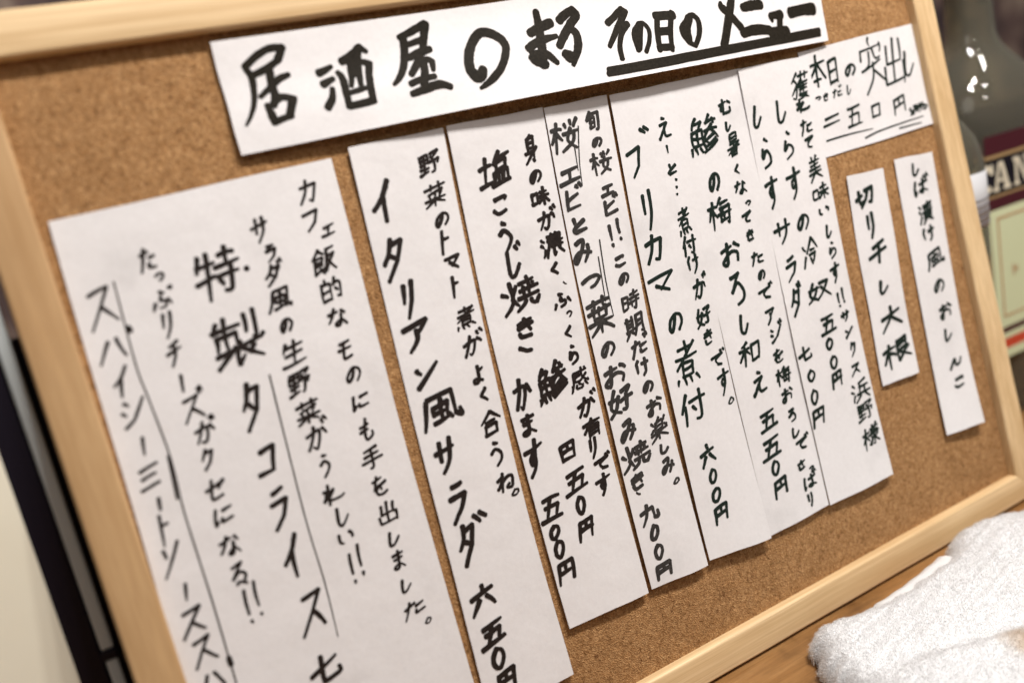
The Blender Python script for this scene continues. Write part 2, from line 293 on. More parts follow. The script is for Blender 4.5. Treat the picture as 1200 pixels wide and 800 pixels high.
GLYPHS = """た 04285222 ~300518550495 55489244 ~567055859590
っ ~043240208028985570884595
つ ~043240208028985570884595
ぷ 38055818 ~45304050626062853888 18580888 78559082 ~90009706901083069000
ふ 38055818 ~45304050626062853888 18580888 78559082
り ~180514503060 ~7802855570854098
か ~023558286350558042953085 ~380530450890 ~752585359552
に ~1208085512922272 45288825 ~426842889288
な 04255020 ~320520450565 70209238 ~683865755588408070659592
る 151275081260 ~12606042886278888896508032855280
の ~521245502280086220285210852592586890
う 35056512 ~12424530825578784098
れ 28022898 04302528 25280572 ~057250323265328078889878
し ~28032265309055908558
い ~101514603078 ~702085408562
も ~42023565509578888262 12325826 10585852
ま 12207818 18426840 ~4503487240901888187550708592
す 05259020 ~55025550426232484536585255753598
お 05285822 ~3205328218920872504582628092 72159535
こ ~182080157832 ~127040909085
き 12257515 10458035 38056868 ~186825927292
み ~1518551240551288046830529270 ~783876655598
と 25053850 ~823018652585 ~25859088
け ~150501250128 ~01280870 42329528 ~7005725568805098
で 08208812 ~881240405080 ~50808092 ゛
ら 42026510 ~253018625042805580803096
く 750518487898
よ 55288828 ~520554753892157828688290
ね 28022898 ~043030260575 ~0575483078408088709550856575
む 05286022 ~340334601868204538523590 ~359085928868 72259242
て ~08229010 ~9010454545808095
え 40036210 15327228 ~72280592 ~05924856 ~485655889892
ろ 151278081255 ~12555838886580923598
さ 10307820 40035868 ~186225927292
は ~1508105512922272 40309226 ~680568756090407860709590
ん ~089242525252558880889860
を 14206516 43021860 ~186048455572 ~85403560308255958592
ス 121578120592 48529290
ハ 35150888 62129288
イ ~850550380860 55405598
シ 12153028 05422255 12885570 ~55709518
ー 48085295
ミ 12188812 18508048 10888885
ト 35023598 38358535
ソ 15152540 85101595
チ ~75122522 05458840 ~521652602898
ク 35050850 3020851865702098
セ 05429525 ~95257055 ~3505328045909088
タ 3520881568602098 ~400530350658 32427060
コ 152085158292 10929092
ラ 22127008 1038853365702598
サ 05359030 28083262 ~680568603898
カ 0832882870925284 ~420535550895
フ 1018881268653095
ェ 20408838 54405288 10889588
エ 15208515 50205085 05889585
モ 15187815 08488545 ~4218408255929088
ア 101588126045 ~503550702298
ン 10203038 10889520
マ 081888154570 30458088
ビ ~2205208028909290 22508030 ゛
リ 20052255 ~780278554598
〃 10055560 50009050
、 ~1520355055758595
‼ ~051005351065 ~700070307560 15851892 80788286
… 48054810 50455050 52855290
。 ~50051840205050608040 ~8040752050055005
二 18259022 08859588
六 50025222 05358830 35520895 62509292
五 15128810 48122890 224580427290 05929592
〇 ~50052035228052988265802550055005
円 15081298 150888068598 50085248 15508848
七 05488530 ~42054280559292909370
九 ~400535550598 083570327085 ~708590959265
四 10151592 101590108592 50125250 15508848 15888588
日 20052098 200582028098 20488048 20928092
口 15201595 152090188592 15929092
本 05289225 50005098 48300575 52309578 30787278
突 50005015 083510189018 90188835 ~422535481855 ~602565458542 05558550 ~524845780898 55689898
出 50005092 201520508048 80128050 105810929090 92559298
切 02453532 ~200520704068 451888158290 ~82906885 ~621855603098
干 30158008 08559045 58105098
大 10388832 ~520250450898 52459598
根 02254522 25022598 24280468 28404860 55085592 ~55927080 550885088550 55288528 55488548 ~625065609898 92527070
漬 05101825 02351550 20620892 30158815 60026045 35309028 25459442 38503880 385088508880 38608860 38708870 38808880 50852898 75859698
風 ~181012600298 180880088585 ~858598959878 30383060 303868356860 30606860 50225082 28886885 66727592
生 22080840 18258822 52025092 15558252 02929892
野 10081045 100845084545 10264526 10454545 27082785 08655065 04904885 ~58089205 ~92057228 60257545 52429440 ~94408858 ~744274886092
菜 03189715 30033028 70037028 ~85321545 22482858 48465055 78427060 03709770 50605098 48720595 52729595
飯 ~28020235 28024525 10354235 42354265 10351090 10504250 10654265 10905078 30784898 58128810 ~601258654898 623888355895 62489598
的 ~25022018 08200895 082045204592 08554555 08924592 ~70025835 ~622588258590 ~85907285 66487862
手 ~75081518 18388235 05629560 ~501254853590
煮 18158212 50005035 05359532 88080860 30483078 304874487478 30627462 30787478 10820498 32844098 58846698 82829898
合 50000542 50009842 30457045 22582298 225878587898 22957895
塩 02304028 20052080 02854578 65024530 55209518 55325552 553285308552 55528552 50605092 506090609092 62626292 76607692 40929892
焼 02251545 40202545 ~220225650298 25553880 48188816 68026850 45409538 55285852 82258540 42629860 ~607255853598 ~767276889092 ~90929872
鯵 25001025 15154012 ~40122832 10351075 103545354575 27352775 10554555 10754575 05800298 18822098 32803698 45805098 75005822 58229218 82128825 50429840 ~752850607285 75409868 84554872 88685085 92784598
身 50002512 28122860 281270107095 ~70956090 28287028 28447044 05628060 ~90450898
味 05250575 052535253575 05753575 48258825 42509850 68026898 66524085 70529885
濃 05101825 02351550 20620892 35083528 350890089028 52005228 72007228 35189018 35289028 38389838 ~403830752298 48489048 45589858 ~556055986588 72589898 92658078
感 ~151812650298 15189515 ~6200684098709860 82059012 25305530 254025555555 25405540 ~88354565 10720895 ~307230886590 ~65906878 48706078 82709688
有 08208818 ~480035250858 35403598 354085408595 35588558 35758575
桜 02253825 20022098 18280465 22384058 48105525 68057020 92058025 45459842 ~683060659098 ~824575754298
葉 03129712 30003025 70007025 05359532 25222555 50255055 75257555 25557855 03689568 50555098 46700598 54709598
好 ~240210624598 ~423028750298 02384835 ~551588127235 ~723572885590 48529850
旬 ~300208402540 ~25189015 ~901588907292 30353080 303560356080 30576057 30806080
時 05150580 051532153280 05453245 05803280 48159212 70007035 42359835 42559855 ~804082926890 52655880
期 05154815 15021568 38023868 15323832 15483848 02685068 18750298 35755092 ~600860604898 600892089295 ~92958290 60359235 60589258
楽 50003815 321832556855 321868186855 32366836 10101828 88058022 05502045 95528040 03689765 50555098 48700598 54709598
付 ~28000550 18351898 35309828 ~780278886090 50486065
梅 02254025 20022098 18280465 24404060 58004025 52189015 52325080 523290328595 ~85957890 42559855 50808880 65356548 66627075
和 35021012 02324830 25122598 24350270 28355058 58255890 582590259090 58889088
暑 25002530 250075007530 25157515 25307530 22427842 50325060 05609560 ~88401085 32703298 327072707298 32837283 32977297
冷 05152032 20600292 62002848 62009848 50427842 42588258 ~82586590 50705898
奴 ~240210624598 ~423028750298 02384835 5218881570604298 58389598
獲 ~35000828 ~1220304525921085 30450278 40129812 58005825 80008025 ~602535504850 48454878 60285540 50429240 70407078 50529052 50649064 48789478 488588854298 52859898
美 32003815 70006015 12188818 18348234 08509550 50185065 03689868 50650898 52689898
浜 05101825 02351550 20620892 78023812 42124260 42329032 72327260 32629862 50702298 72709598
様 02254025 20022098 18280465 24404060 58006512 85007512 45189518 50309030 40429842 70187092 ~70926090 52555565 45885870 70553888 92507865 72589892
製 12020518 02185818 28002860 10321058 103248324855 68086840 ~880288508058 50525262 03669762 ~45650490 45724598 ~45986085 55659598 80707085
特 ~12050535 05254525 28002898 02604850 55159015 72007235 48359835 48559855 ~804080906590 55656280
残 ~15300540106020903080 08556055 35501090 45205590 62206880 35357030 ~30357060 40755030 ~75208070859095602520
が ~023558286350558042953085 ~380530450890 ~752585359552 ゛
ズ 121578120592 48529290 ゛
ダ 3520881568602098 ~400530350658 32427060 ゛
だ 04285222 ~300518550495 55489244 ~567055859590 ゛
ば ~1508105512922272 40309226 ~680568756090407860709590 ゛
ジ 12153028 05422255 12885570 ~55709518 ゛
じ ~28032265309055908558 ゛"""
LINES = [
    ('S1', 105, 'ス145,2775,112,163 ハ133,2588,111,102 イ124,2445,56,120 シ134,2300,84,130 ー132,2145,16,75 ミ116,2007,90,97 ー121,1876,11,53 ト106,1761,58,120 ソ98,1621,80,131 ー113,1459,16,77 ス106,1321,97,127 ス113,1176,98,127 ハ105,1020,110,99'),
    ('S1', 104, 'た385,2937,61,95 っ409,2849,32,34 ぷ393,2746,83,76 リ379,2628,48,101 チ375,2503,68,94 ー365,2365,16,77 ズ379,2239,84,114 が397,2118,78,88 ク374,1999,50,81 セ361,1855,78,87 に367,1734,85,70 な352,1584,86,93 る350,1443,67,94 ‼375,1286,66,168'),
    ('S1', 156, '特655,2797,181,187 製657,2480,203,199 タ628,2169,87,195 コ621,1909,79,123 ラ612,1667,83,180 イ602,1430,76,191 ス621,1142,112,183 七594,859,146,122'),
    ('S1', 110, 'サ900,2949,77,103 ラ919,2832,55,73 ダ898,2729,67,88 風898,2612,102,86 の889,2482,55,61 生885,2350,104,98 野870,2205,101,94 菜868,2060,102,93 が876,1932,94,99 う873,1786,53,99 れ875,1647,97,85 し881,1520,74,81 い872,1416,79,67 ‼885,1268,63,149'),
    ('S1', 103, 'カ1174,3075,81,105 フ1149,2937,80,89 ェ1217,2882,65,66 飯1155,2735,111,105 的1150,2591,100,94 な1138,2451,88,87 モ1129,2293,69,94 の1134,2161,70,73 に1131,2030,85,65 も1121,1885,80,96 手1105,1742,100,100 を1103,1596,86,86 出1103,1455,94,92 し1094,1322,66,64 ま1092,1209,73,84 し1087,1074,71,58 た1097,950,104,71 。1146,853,33,36'),
    ('S2', 203, 'イ1524,2937,116,191 タ1498,2657,106,192 リ1513,2435,70,163 ア1504,2256,152,132 ン1496,2048,121,119 風1523,1861,204,148 サ1472,1620,120,163 ラ1471,1372,109,184 タ1462,1148,103,194 〃1558,1242,91,71 六1456,846,145,129 五1454,651,139,103 〇1444,516,86,98 円1454,381,116,99'),
    ('S2', 145, '野1821,3076,118,100 菜1809,2918,112,100 の1809,2785,78,69 ト1787,2670,61,107 マ1803,2560,88,76 ト1778,2438,57,98 煮1788,2268,103,100 が1786,2120,108,90 よ1768,1963,77,86 く1771,1852,56,62 合1766,1700,114,106 う1752,1534,70,115 ね1766,1379,113,87 。1798,1294,46,41'),
    ('S3', 197, '塩2177,2969,185,159 こ2157,2787,92,97 う2141,2622,81,135 じ2139,2468,102,137 焼2139,2297,213,152 き2117,2123,120,96 、2078,2014,98,48 か1989,1788,98,159 ま1977,1619,104,110 す1951,1433,121,172 五1952,1147,130,123 〇1952,1014,70,65 〇1952,918,72,88 円1956,785,112,102'),
    ('S3', 194, '鯵2179,1795,184,165 四2159,1405,100,94 五2161,1233,143,104 〇2149,1096,64,87 円2142,959,102,93'),
    ('S3', 162, '身2424,3036,78,130 の2408,2884,69,66 味2404,2774,107,89 が2408,2646,102,89 濃2398,2507,133,108 く2375,2378,57,53 、2415,2291,25,20 ふ2371,2205,123,75 っ2392,2122,31,33 く2356,2024,54,57 ら2351,1896,67,93 感2348,1758,106,110 が2350,1602,110,95 有2345,1471,122,97 リ2318,1363,51,101 で2348,1262,106,66 す2325,1150,106,104'),
    ('S4', 201, '桜2627,3062,174,154 エ2618,2847,136,78 ビ2598,2717,112,104 と2597,2572,107,85 み2580,2432,113,132 つ2579,2255,115,69 葉2577,2055,153,173 の2571,1860,88,82 お2574,1711,144,106 好2566,1563,157,122 み2568,1389,109,107 焼2569,1230,181,127 き2544,1092,104,77 、2521,1026,33,23 九2558,893,123,98 〇2556,775,63,71 〇2549,661,67,75 円2547,547,114,69'),
    ('S4', 173, '旬2853,3111,89,105 の2846,2991,63,50 桜2842,2876,133,114 エ2835,2718,82,57 ビ2825,2627,101,79 ‼2818,2474,81,125 こ2796,2317,75,57 の2791,2213,67,58 時2797,2079,118,94 期2783,1941,129,102 だ2779,1815,110,80 け2767,1698,83,90 の2767,1578,69,62 お2778,1461,112,79 楽2767,1327,121,107 し2766,1206,74,51 み2765,1108,88,83 。2790,991,44,41'),
    ('S5', 194, 'フ3062,2831,110,168 〃3177,2989,68,47 リ3071,2547,75,198 カ3050,2330,125,151 マ3034,2118,189,121 の3059,1877,103,109 煮3065,1631,159,226 付3032,1370,185,159 六3049,1067,111,112 〇3044,938,63,70 〇3033,825,74,72 円3033,708,106,86'),
    ('S5', 163, 'え3323,2985,85,115 ー3309,2861,12,44 と3307,2744,71,62 …3306,2632,32,97 煮3299,2432,85,140 付3292,2286,99,98 け3291,2174,78,101 が3290,2025,86,110 好3268,1860,109,95 き3269,1734,77,80 で3288,1579,103,70 す3298,1442,97,134 。3313,1307,45,49'),
    ('S6', 203, '鯵3605,2894,208,192 の3595,2603,79,114 梅3581,2416,172,153 お3584,2165,144,125 ろ3569,1951,102,183 し3553,1728,82,113 和3545,1552,158,131 え3560,1351,105,125 五3555,1112,138,102 五3528,940,151,109 〇3521,815,74,76 円3523,688,112,95'),
    ('S6', 162, 'む3809,3029,92,84 し3799,2910,52,51 暑3806,2792,98,114 く3786,2642,45,52 な3781,2531,87,83 っ3809,2430,38,27 て3772,2346,73,59 き3769,2237,69,59 た3777,2089,90,77 の3778,1980,55,55 で3773,1862,110,73 ア3769,1720,82,88 ジ3782,1602,102,91 を3757,1464,93,75 梅3759,1334,121,97 お3754,1213,94,75 ろ3750,1080,61,70 し3742,970,78,56 で3768,882,103,67 さ3730,760,77,50 っ3796,715,34,20 ば3753,638,110,76 リ3723,529,45,73'),
    ('S7', 189, 'し4034,2923,81,128 ら4040,2686,93,165 す4018,2452,105,184 サ4022,2193,144,131 ラ4020,1956,95,143 ダ3992,1746,84,166 七3955,1415,108,85 〇3970,1269,69,64 〇3954,1134,71,80 円3943,1000,113,94'),
    ('S7', 195, 'し4237,2918,98,134 ら4235,2702,93,162 す4211,2465,122,185 の4203,2212,94,102 冷4202,2017,125,146 奴4202,1769,194,108 五4207,1541,135,105 〇4182,1417,66,61 〇4181,1294,70,71 円4175,1181,97,89'),
    ('S7', 170, '獲4441,3049,139,154 れ4433,2930,109,76 た4420,2794,95,88 て4409,2690,74,68 美4406,2521,102,136 味4407,2366,132,93 い4400,2244,94,54 し4396,2109,58,75 ら4393,1985,70,90 す4374,1842,86,110 ‼4376,1669,63,102 サ4374,1549,73,61 ン4373,1440,73,61 ク4374,1326,51,82 ス4356,1194,79,71 浜4352,1049,159,118 野4344,911,142,104 様4337,737,151,119'),
    ('S8', 179, '本4628,3118,152,183 日4768,3096,106,140 の4924,3079,97,75 突5139,3089,216,311 出5343,3072,207,293 し5483,3036,131,163'),
    ('S8', 116, 'つ4587,2948,43,23 き4658,2946,49,45 だ4763,2956,79,53 し4871,2959,44,57'),
    ('S8', 154, '二4659,2795,155,56 五4868,2783,142,126 口5076,2788,92,88 円5311,2781,132,97 残5506,2732,175,70'),
    ('S9', 243, '切4795,2249,171,109 リ4789,2053,66,145 干4796,1869,182,129 し4776,1638,108,81 大4779,1423,212,134 根4757,1190,263,141'),
    ('S10', 203, 'し5319,2328,86,78 ば5335,2204,136,95 漬5330,2024,135,130 け5314,1876,106,92 風5317,1700,163,101 の5300,1505,102,86 お5311,1324,124,94 し5280,1159,91,75 ん5284,976,122,100 こ5273,817,99,67'),
]
MARKS = [
    ('T', '1046,3691,355 1113,3733,358 1183,3759,361 1247,3755,365'),
    ('T', '1248,3758,365 1218,3714,410 1202,3695,364'),
    ('T', '1070,3647,313 1144,3670,361 1210,3700,319'),
    ('T', '1050,3682,311 1065,3641,357 1056,3575,313 1038,3516,268 1008,3466,222 974,3426,133'),
    ('T', '1078,3545,269 1150,3588,317 1190,3614,364 1240,3626,275'),
    ('T', '1156,3657,407 1146,3590,407 1147,3540,408 1126,3493,362'),
    ('T', '1097,3502,315 1104,3447,406 1108,3412,362'),
    ('T', '1126,3503,362 1174,3526,364 1234,3508,322'),
    ('T', '1224,3510,459 1185,3432,411'),
    ('T', '1108,3414,317 1148,3425,318 1197,3430,275'),
    ('T', '1384,3609,422 1410,3615,376 1456,3631,237'),
    ('T', '1389,3551,423 1447,3571,284'),
    ('T', '1427,3525,283 1412,3479,377 1376,3437,423'),
    ('T', '1513,3646,429 1582,3670,481 1619,3699,435'),
    ('T', '1621,3704,387 1654,3675,243'),
    ('T', '1554,3634,384 1540,3566,336 1524,3519,239'),
    ('T', '1611,3695,435 1589,3612,386 1573,3516,289'),
    ('T', '1587,3667,578 1559,3573,385'),
    ('T', '1478,3598,285 1492,3563,381 1488,3487,381 1480,3421,334'),
    ('T', '1619,3628,339 1653,3610,390'),
    ('T', '1647,3611,389 1626,3540,389 1609,3432,388'),
    ('T', '1493,3486,239 1546,3493,288 1598,3499,242'),
    ('T', '1484,3425,382 1540,3426,385 1615,3431,389'),
    ('T', '1842,3718,299 1922,3740,403 2002,3769,407'),
    ('T', '2006,3767,458 1984,3718,458 1956,3649,406'),
    ('T', '1864,3721,450 1855,3659,450 1824,3579,399 1784,3523,348 1740,3489,198'),
    ('T', '1875,3675,301 1948,3688,355 1980,3693,356'),
    ('T', '1858,3608,351 1928,3628,455 1992,3637,357'),
    ('T', '1933,3635,405 1915,3593,455 1846,3524,351'),
    ('T', '1900,3584,403 1955,3586,356 1985,3570,306'),
    ('T', '1981,3573,357 1970,3526,255'),
    ('T', '1827,3477,350 1884,3490,353 1969,3494,306'),
    ('T', '1933,3573,405 1921,3523,455 1892,3454,404'),
    ('T', '1817,3426,350 1902,3439,455 1977,3449,459 2034,3426,360'),
    ('T', '2245,3488,476 2221,3457,633 2191,3453,631 2172,3503,576 2190,3566,551 2228,3625,527 2283,3672,504 2336,3675,534 2390,3645,539 2418,3601,487 2405,3549,459 2351,3479,429 2279,3426,426 2196,3389,211'),
    ('T', '2666,3747,390 2660,3678,502 2643,3598,557 2626,3533,556 2600,3444,499'),
    ('T', '2588,3634,498 2661,3656,558 2736,3673,564'),
    ('T', '2543,3552,440 2631,3583,501 2744,3595,282'),
    ('T', '2545,3505,440 2570,3476,553 2620,3449,501'),
    ('T', '2547,3532,220 2586,3517,443 2642,3506,502 2691,3448,337'),
    ('T', '2793,3676,511 2834,3701,514 2893,3723,460'),
    ('T', '2891,3726,517 2917,3693,462 2859,3650,516 2788,3587,511 2738,3535,452'),
    ('T', '2842,3624,458 2869,3598,517 2868,3558,517 2850,3510,516 2783,3420,284'),
    ('T', '2757,3490,566 2778,3471,738 2805,3461,570'),
    ('T', '3095,3619,414 3170,3658,417 3220,3690,360'),
    ('T', '3218,3693,300 3246,3665,361'),
    ('T', '3235,3662,421 3153,3586,417 3055,3486,294'),
    ('T', '3149,3583,476 3229,3596,421'),
    ('T', '3219,3590,360 3159,3540,358 3120,3469,356 3110,3404,356'),
    ('T', '3311,3582,486 3258,3545,422 3241,3509,361 3240,3435,362'),
    ('T', '3307,3577,486 3250,3443,362'),
    ('T', '3292,3583,303 3332,3587,304 3356,3544,306 3336,3482,305 3287,3420,303'),
    ('T', '3456,3629,371 3412,3523,400 3386,3414,369'),
    ('T', '3436,3617,555 3565,3605,564'),
    ('T', '3560,3625,376 3504,3511,374 3474,3401,311'),
    ('T', '3418,3523,493 3495,3518,498'),
    ('T', '3384,3431,430 3484,3423,435'),
    ('T', '3679,3576,381 3592,3518,378 3610,3444,442 3648,3405,254'),
    ('T', '3673,3574,572 3632,3519,569 3625,3428,317'),
    ('T', '3654,3576,317 3704,3586,383 3732,3546,384 3708,3470,383 3651,3402,318'),
    ('T', '4041,3650,531 3987,3560,594 3867,3371,588'),
    ('T', '3946,3636,262 3944,3606,525 3986,3553,528 4048,3462,533'),
    ('T', '4104,3583,535 4187,3589,676 4257,3584,613'),
    ('T', '4046,3428,600 4163,3437,676 4276,3419,617'),
    ('T', '4310,3507,412 4315,3472,275'),
    ('T', '4310,3507,412 4402,3502,625'),
    ('T', '4394,3507,486 4360,3412,485'),
    ('T', '4278,3400,755 4418,3394,698'),
    ('T', '4487,3503,772 4587,3511,710 4691,3506,862'),
    ('T', '2984,3335,350 3329,3333,366 3723,3337,385 4223,3341,409 4693,3345,433'),
    ('T', '2994,3358,351 3339,3355,367 3732,3357,385 4232,3359,410 4702,3367,361'),
    ('S1', '221,2874,79 204,2499,80 212,2330,81 223,2053,82 208,1802,82 206,1389,83 197,971,84'),
    ('S1', '216,2068,130 198,1871,130'),
    ('S1', '746,2282,88 712,1607,73 710,1258,66 695,976,50'),
    ('S1', '221,2667,253 225,2647,254'),
    ('S1', '199,1098,267 200,1063,268'),
    ('S1', '788,2793,275 791,2786,276'),
    ('S1', '773,2484,238 776,2479,239'),
    ('S4', '2751,3100,92 2702,2907,77 2682,2776,61'),
    ('S4', '2695,3000,92 2680,2863,61'),
    ('S4', '2701,2463,93 2672,2228,78 2662,2031,63'),
    ('S4', '2665,2373,93 2637,2123,62'),
    ('S8', '4575,2670,129 4785,2675,119 5009,2671,67'),
    ('S8', '4922,2623,134 5061,2644,122 5278,2657,111 5518,2667,71'),
    ('S8', '5259,2627,125 5485,2627,78'),
]

LABELS = {
 'T': ('title_paper', 'wide white paper across the top of the board with thick black brush marker title', 'heading paper'),
 'S1': ('menu_sheet', 'widest white menu sheet at the left of the board with two long ruled lines', 'menu sheet'),
 'S2': ('menu_sheet', 'long white menu strip right of the widest sheet, large katakana column ending in 六五〇円', 'menu sheet'),
 'S3': ('menu_sheet', 'white menu strip third from the left, starting with the bold characters 塩こうじ焼き', 'menu sheet'),
 'S4': ('menu_sheet', 'white menu strip in the middle with thin double lines drawn beside 桜エビとみつ葉', 'menu sheet'),
 'S5': ('menu_sheet', 'white menu strip with the column ブリカマの煮付, its lower edge lifted off the cork', 'menu sheet'),
 'S6': ('menu_sheet', 'white menu strip with 鯵の梅おろし和え, tucked between the 煮付 strip and the しらす strip', 'menu sheet'),
 'S7': ('menu_sheet', 'rightmost long white menu strip with two しらす columns, overlapping the price card', 'menu sheet'),
 'S8': ('notice_card', 'small squarish white card at the upper right reading 本日の突出し with underlines', 'notice card'),
 'S9': ('menu_slip', 'shorter narrow white slip reading 切り干し大根 on bare cork', 'menu slip'),
 'S10': ('menu_slip', 'longer narrow white slip nearest the right rail, curling at its lower end', 'menu slip')}
def zf(k, u, v):
    b, lb, lt, sk, bow = ZP[k]
    uu = min(max(u, 0), 1); vv = min(max(v, 0), 1)
    pu = (.25 + .75 * math.sin(math.pi * uu ** (math.log(.5) / math.log(sk)))) if k == 'T' else .72 + .28 * math.sin(math.pi * uu ** (math.log(.5) / math.log(sk)))
    e = 1.2 if k == 'T' else 4.0
    if k == 'S10': pu = .55 + .45 * uu
    return b + lb * pu * vv ** e + lt * (1 - vv) ** 4 + bow * (1 + math.sin(vv * 9 + u * 3 + len(k))) * .5
def bil(k, u, v):
    q = QUADS[k]; bl, br = BOW.get(k, (0, 0))
    p = [q[0][i] * (1 - u) * (1 - v) + q[1][i] * u * (1 - v) + q[2][i] * u * v + q[3][i] * (1 - u) * v for i in (0, 1)]
    p[0] -= (bl * (1 - u) + br * u) * math.sin(math.pi * v)      # strips are cut and hung slightly crooked
    return tuple(p)
def uvof(k, x, y):
    q = QUADS[k]; u = v = .5
    for _ in range(7):
        fx, fy = bil(k, u, v); fx -= x; fy -= y
        a = (q[1][0] - q[0][0]) * (1 - v) + (q[2][0] - q[3][0]) * v; c = (q[1][1] - q[0][1]) * (1 - v) + (q[2][1] - q[3][1]) * v
        b = (q[3][0] - q[0][0]) * (1 - u) + (q[2][0] - q[1][0]) * u; d = (q[3][1] - q[0][1]) * (1 - u) + (q[2][1] - q[1][1]) * u
        det = a * d - b * c; u -= (fx * d - fy * b) / det; v -= (a * fy - c * fx) / det
    return u, v
PAPERS = {}
TH_P = 0.00014
for k, (nm, lab, cat) in LABELS.items():
    nu, nv = (16, 60) if k != 'T' else (60, 16)
    vs = []; fs = []
    N = (nu + 1) * (nv + 1)
    ph = random.uniform(0, 6)
    for side in (0, 1):
        for j in range(nv + 1):
            for i in range(nu + 1):
                u, v = i / nu, j / nv; x, y = bil(k, u, v)
                # scissor-cut edges wander a little
                if i in (0, nu): x += 0.00018 * math.sin(v * 11 + ph + i) + random.uniform(-4e-5, 4e-5)
                if j in (0, nv): y += 0.00015 * math.sin(u * 8 + ph + j) + random.uniform(-4e-5, 4e-5)
                vs.append(b2w(x, y, zf(k, u, v) - side * TH_P))
    idx = lambda s, j, i: s * N + j * (nu + 1) + i
    for j in range(nv):
        for i in range(nu):
            fs.append((idx(0, j, i), idx(0, j + 1, i), idx(0, j + 1, i + 1), idx(0, j, i + 1)))
            fs.append((idx(1, j, i), idx(1, j, i + 1), idx(1, j + 1, i + 1), idx(1, j + 1, i)))
    for j in range(nv):
        fs.append((idx(0, j, 0), idx(1, j, 0), idx(1, j + 1, 0), idx(0, j + 1, 0)))
        fs.append((idx(0, j + 1, nu), idx(1, j + 1, nu), idx(1, j, nu), idx(0, j, nu)))
    for i in range(nu):
        fs.append((idx(0, 0, i + 1), idx(1, 0, i + 1), idx(1, 0, i), idx(0, 0, i)))
        fs.append((idx(0, nv, i), idx(1, nv, i), idx(1, nv, i + 1), idx(0, nv, i + 1)))
    o = mesh_obj(nm, vs, fs, PAPER, None, True); o.data.set_sharp_from_angle(angle=math.radians(40))
    tag(o, lab, cat, 'handwritten menu papers pinned to the cork'); PAPERS[k] = o

G = {}
for ln in GLYPHS.splitlines():
    t = ln.split(); ss = []
    for s in t[1:]:
        for q in ([((78, -8), (87, 9)), ((93, -14), (103, 3))] if s == '゛' else [s]):
            if isinstance(q, tuple): ss.append((False, list(q))); continue
            sm = q[0] == '~'; d = q.lstrip('~')
            ss.append((sm, [(int(d[i:i + 2]), int(d[i + 2:i + 4])) for i in range(0, len(d), 4)]))
    G[t[0]] = ss
def catmull(p, n):
    P = [p[0]] + list(p) + [p[-1]]; o = []
    for i in range(1, len(P) - 2):
        a, b, c, d = P[i - 1:i + 3]
        for q in range(n):
            t = q / n
            o.append(tuple(.5 * (2 * b[j] + (c[j] - a[j]) * t + (2 * a[j] - 5 * b[j] + 4 * c[j] - d[j]) * t * t + (3 * b[j] - a[j] - 3 * c[j] + d[j]) * t ** 3) for j in range(len(b))))
    o.append(tuple(P[-2])); return o
class Ink:
    def __init__(s, k): s.k = k; s.v = []; s.f = []; s.n = 0
    def z(s, x, y): u, v = uvof(s.k, x, y); return zf(s.k, u, v)
    def add(s, x, y, dz): s.v.append(b2w(x, y, s.z(x, y) + 0.00013 + dz)); return len(s.v) - 1
    def piece(s, pts, dz, rough):
        """pts = [(x, y, halfwidth)]"""
        n = len(pts); L = []; R = []
        for i, (x, y, h) in enumerate(pts):
            x0, y0, _ = pts[max(i - 1, 0)]; x1, y1, _ = pts[min(i + 1, n - 1)]
            dx, dy = x1 - x0, y1 - y0; l = math.hypot(dx, dy) or 1e-9; dx /= l; dy /= l
            ja = random.gauss(0, rough) * h; jb = random.gauss(0, rough) * h
            L.append(s.add(x - dy * (h + ja), y + dx * (h + ja), dz)); R.append(s.add(x + dy * (h + jb), y - dx * (h + jb), dz))
            if i == 0 or i == n - 1:
                sg = -1 if i == 0 else 1; cap = []
                for a in (-55, -20, 20, 55):
                    a = math.radians(a); e = 0.75 * math.cos(a)
                    cap.append(s.add(x + sg * dx * h * e + dy * h * math.sin(a) * sg * -1 * -1, y + sg * dy * h * e - dx * h * math.sin(a) * sg, dz))
                # order so that the cap fans round the end
                if i == 0: s.f.append((L[0], *cap[::1], R[0]) if s._near(L[0], cap[0]) else (L[0], *cap[::-1], R[0]))
                else: s.f.append((L[-1], *cap, R[-1]) if s._near(L[-1], cap[0]) else (L[-1], *cap[::-1], R[-1]))
        for i in range(n - 1): s.f.append((L[i], R[i], R[i + 1], L[i + 1]))
    def _near(s, a, b):
        A, B = s.v[a], s.v[b]; c = s.v[b + 3] if b + 3 < len(s.v) else s.v[b]
        return sum((p - q) ** 2 for p, q in zip(A, B)) < sum((p - q) ** 2 for p, q in zip(A, c))
    def stroke(s, pts, rough=0.05):
        s.n += 1; dz = (s.n % 40) * 1.5e-6
        # split at sharp corners
        cur = [pts[0]]
        for i in range(1, len(pts)):
            cur.append(pts[i])
            if i < len(pts) - 1:
                a = (pts[i][0] - pts[i - 1][0], pts[i][1] - pts[i - 1][1]); b = (pts[i + 1][0] - pts[i][0], pts[i + 1][1] - pts[i][1])
                la = math.hypot(*a); lb = math.hypot(*b)
                if la > 0 and lb > 0 and (a[0] * b[0] + a[1] * b[1]) / (la * lb) < 0.55:
                    s.piece(cur, dz, rough); dz += 7e-7; cur = [pts[i]]
        if len(cur) > 1: s.piece(cur, dz, rough)
    def build(s, m, parent, name):
        if s.f: mesh_obj(name, s.v, s.f, m, parent)
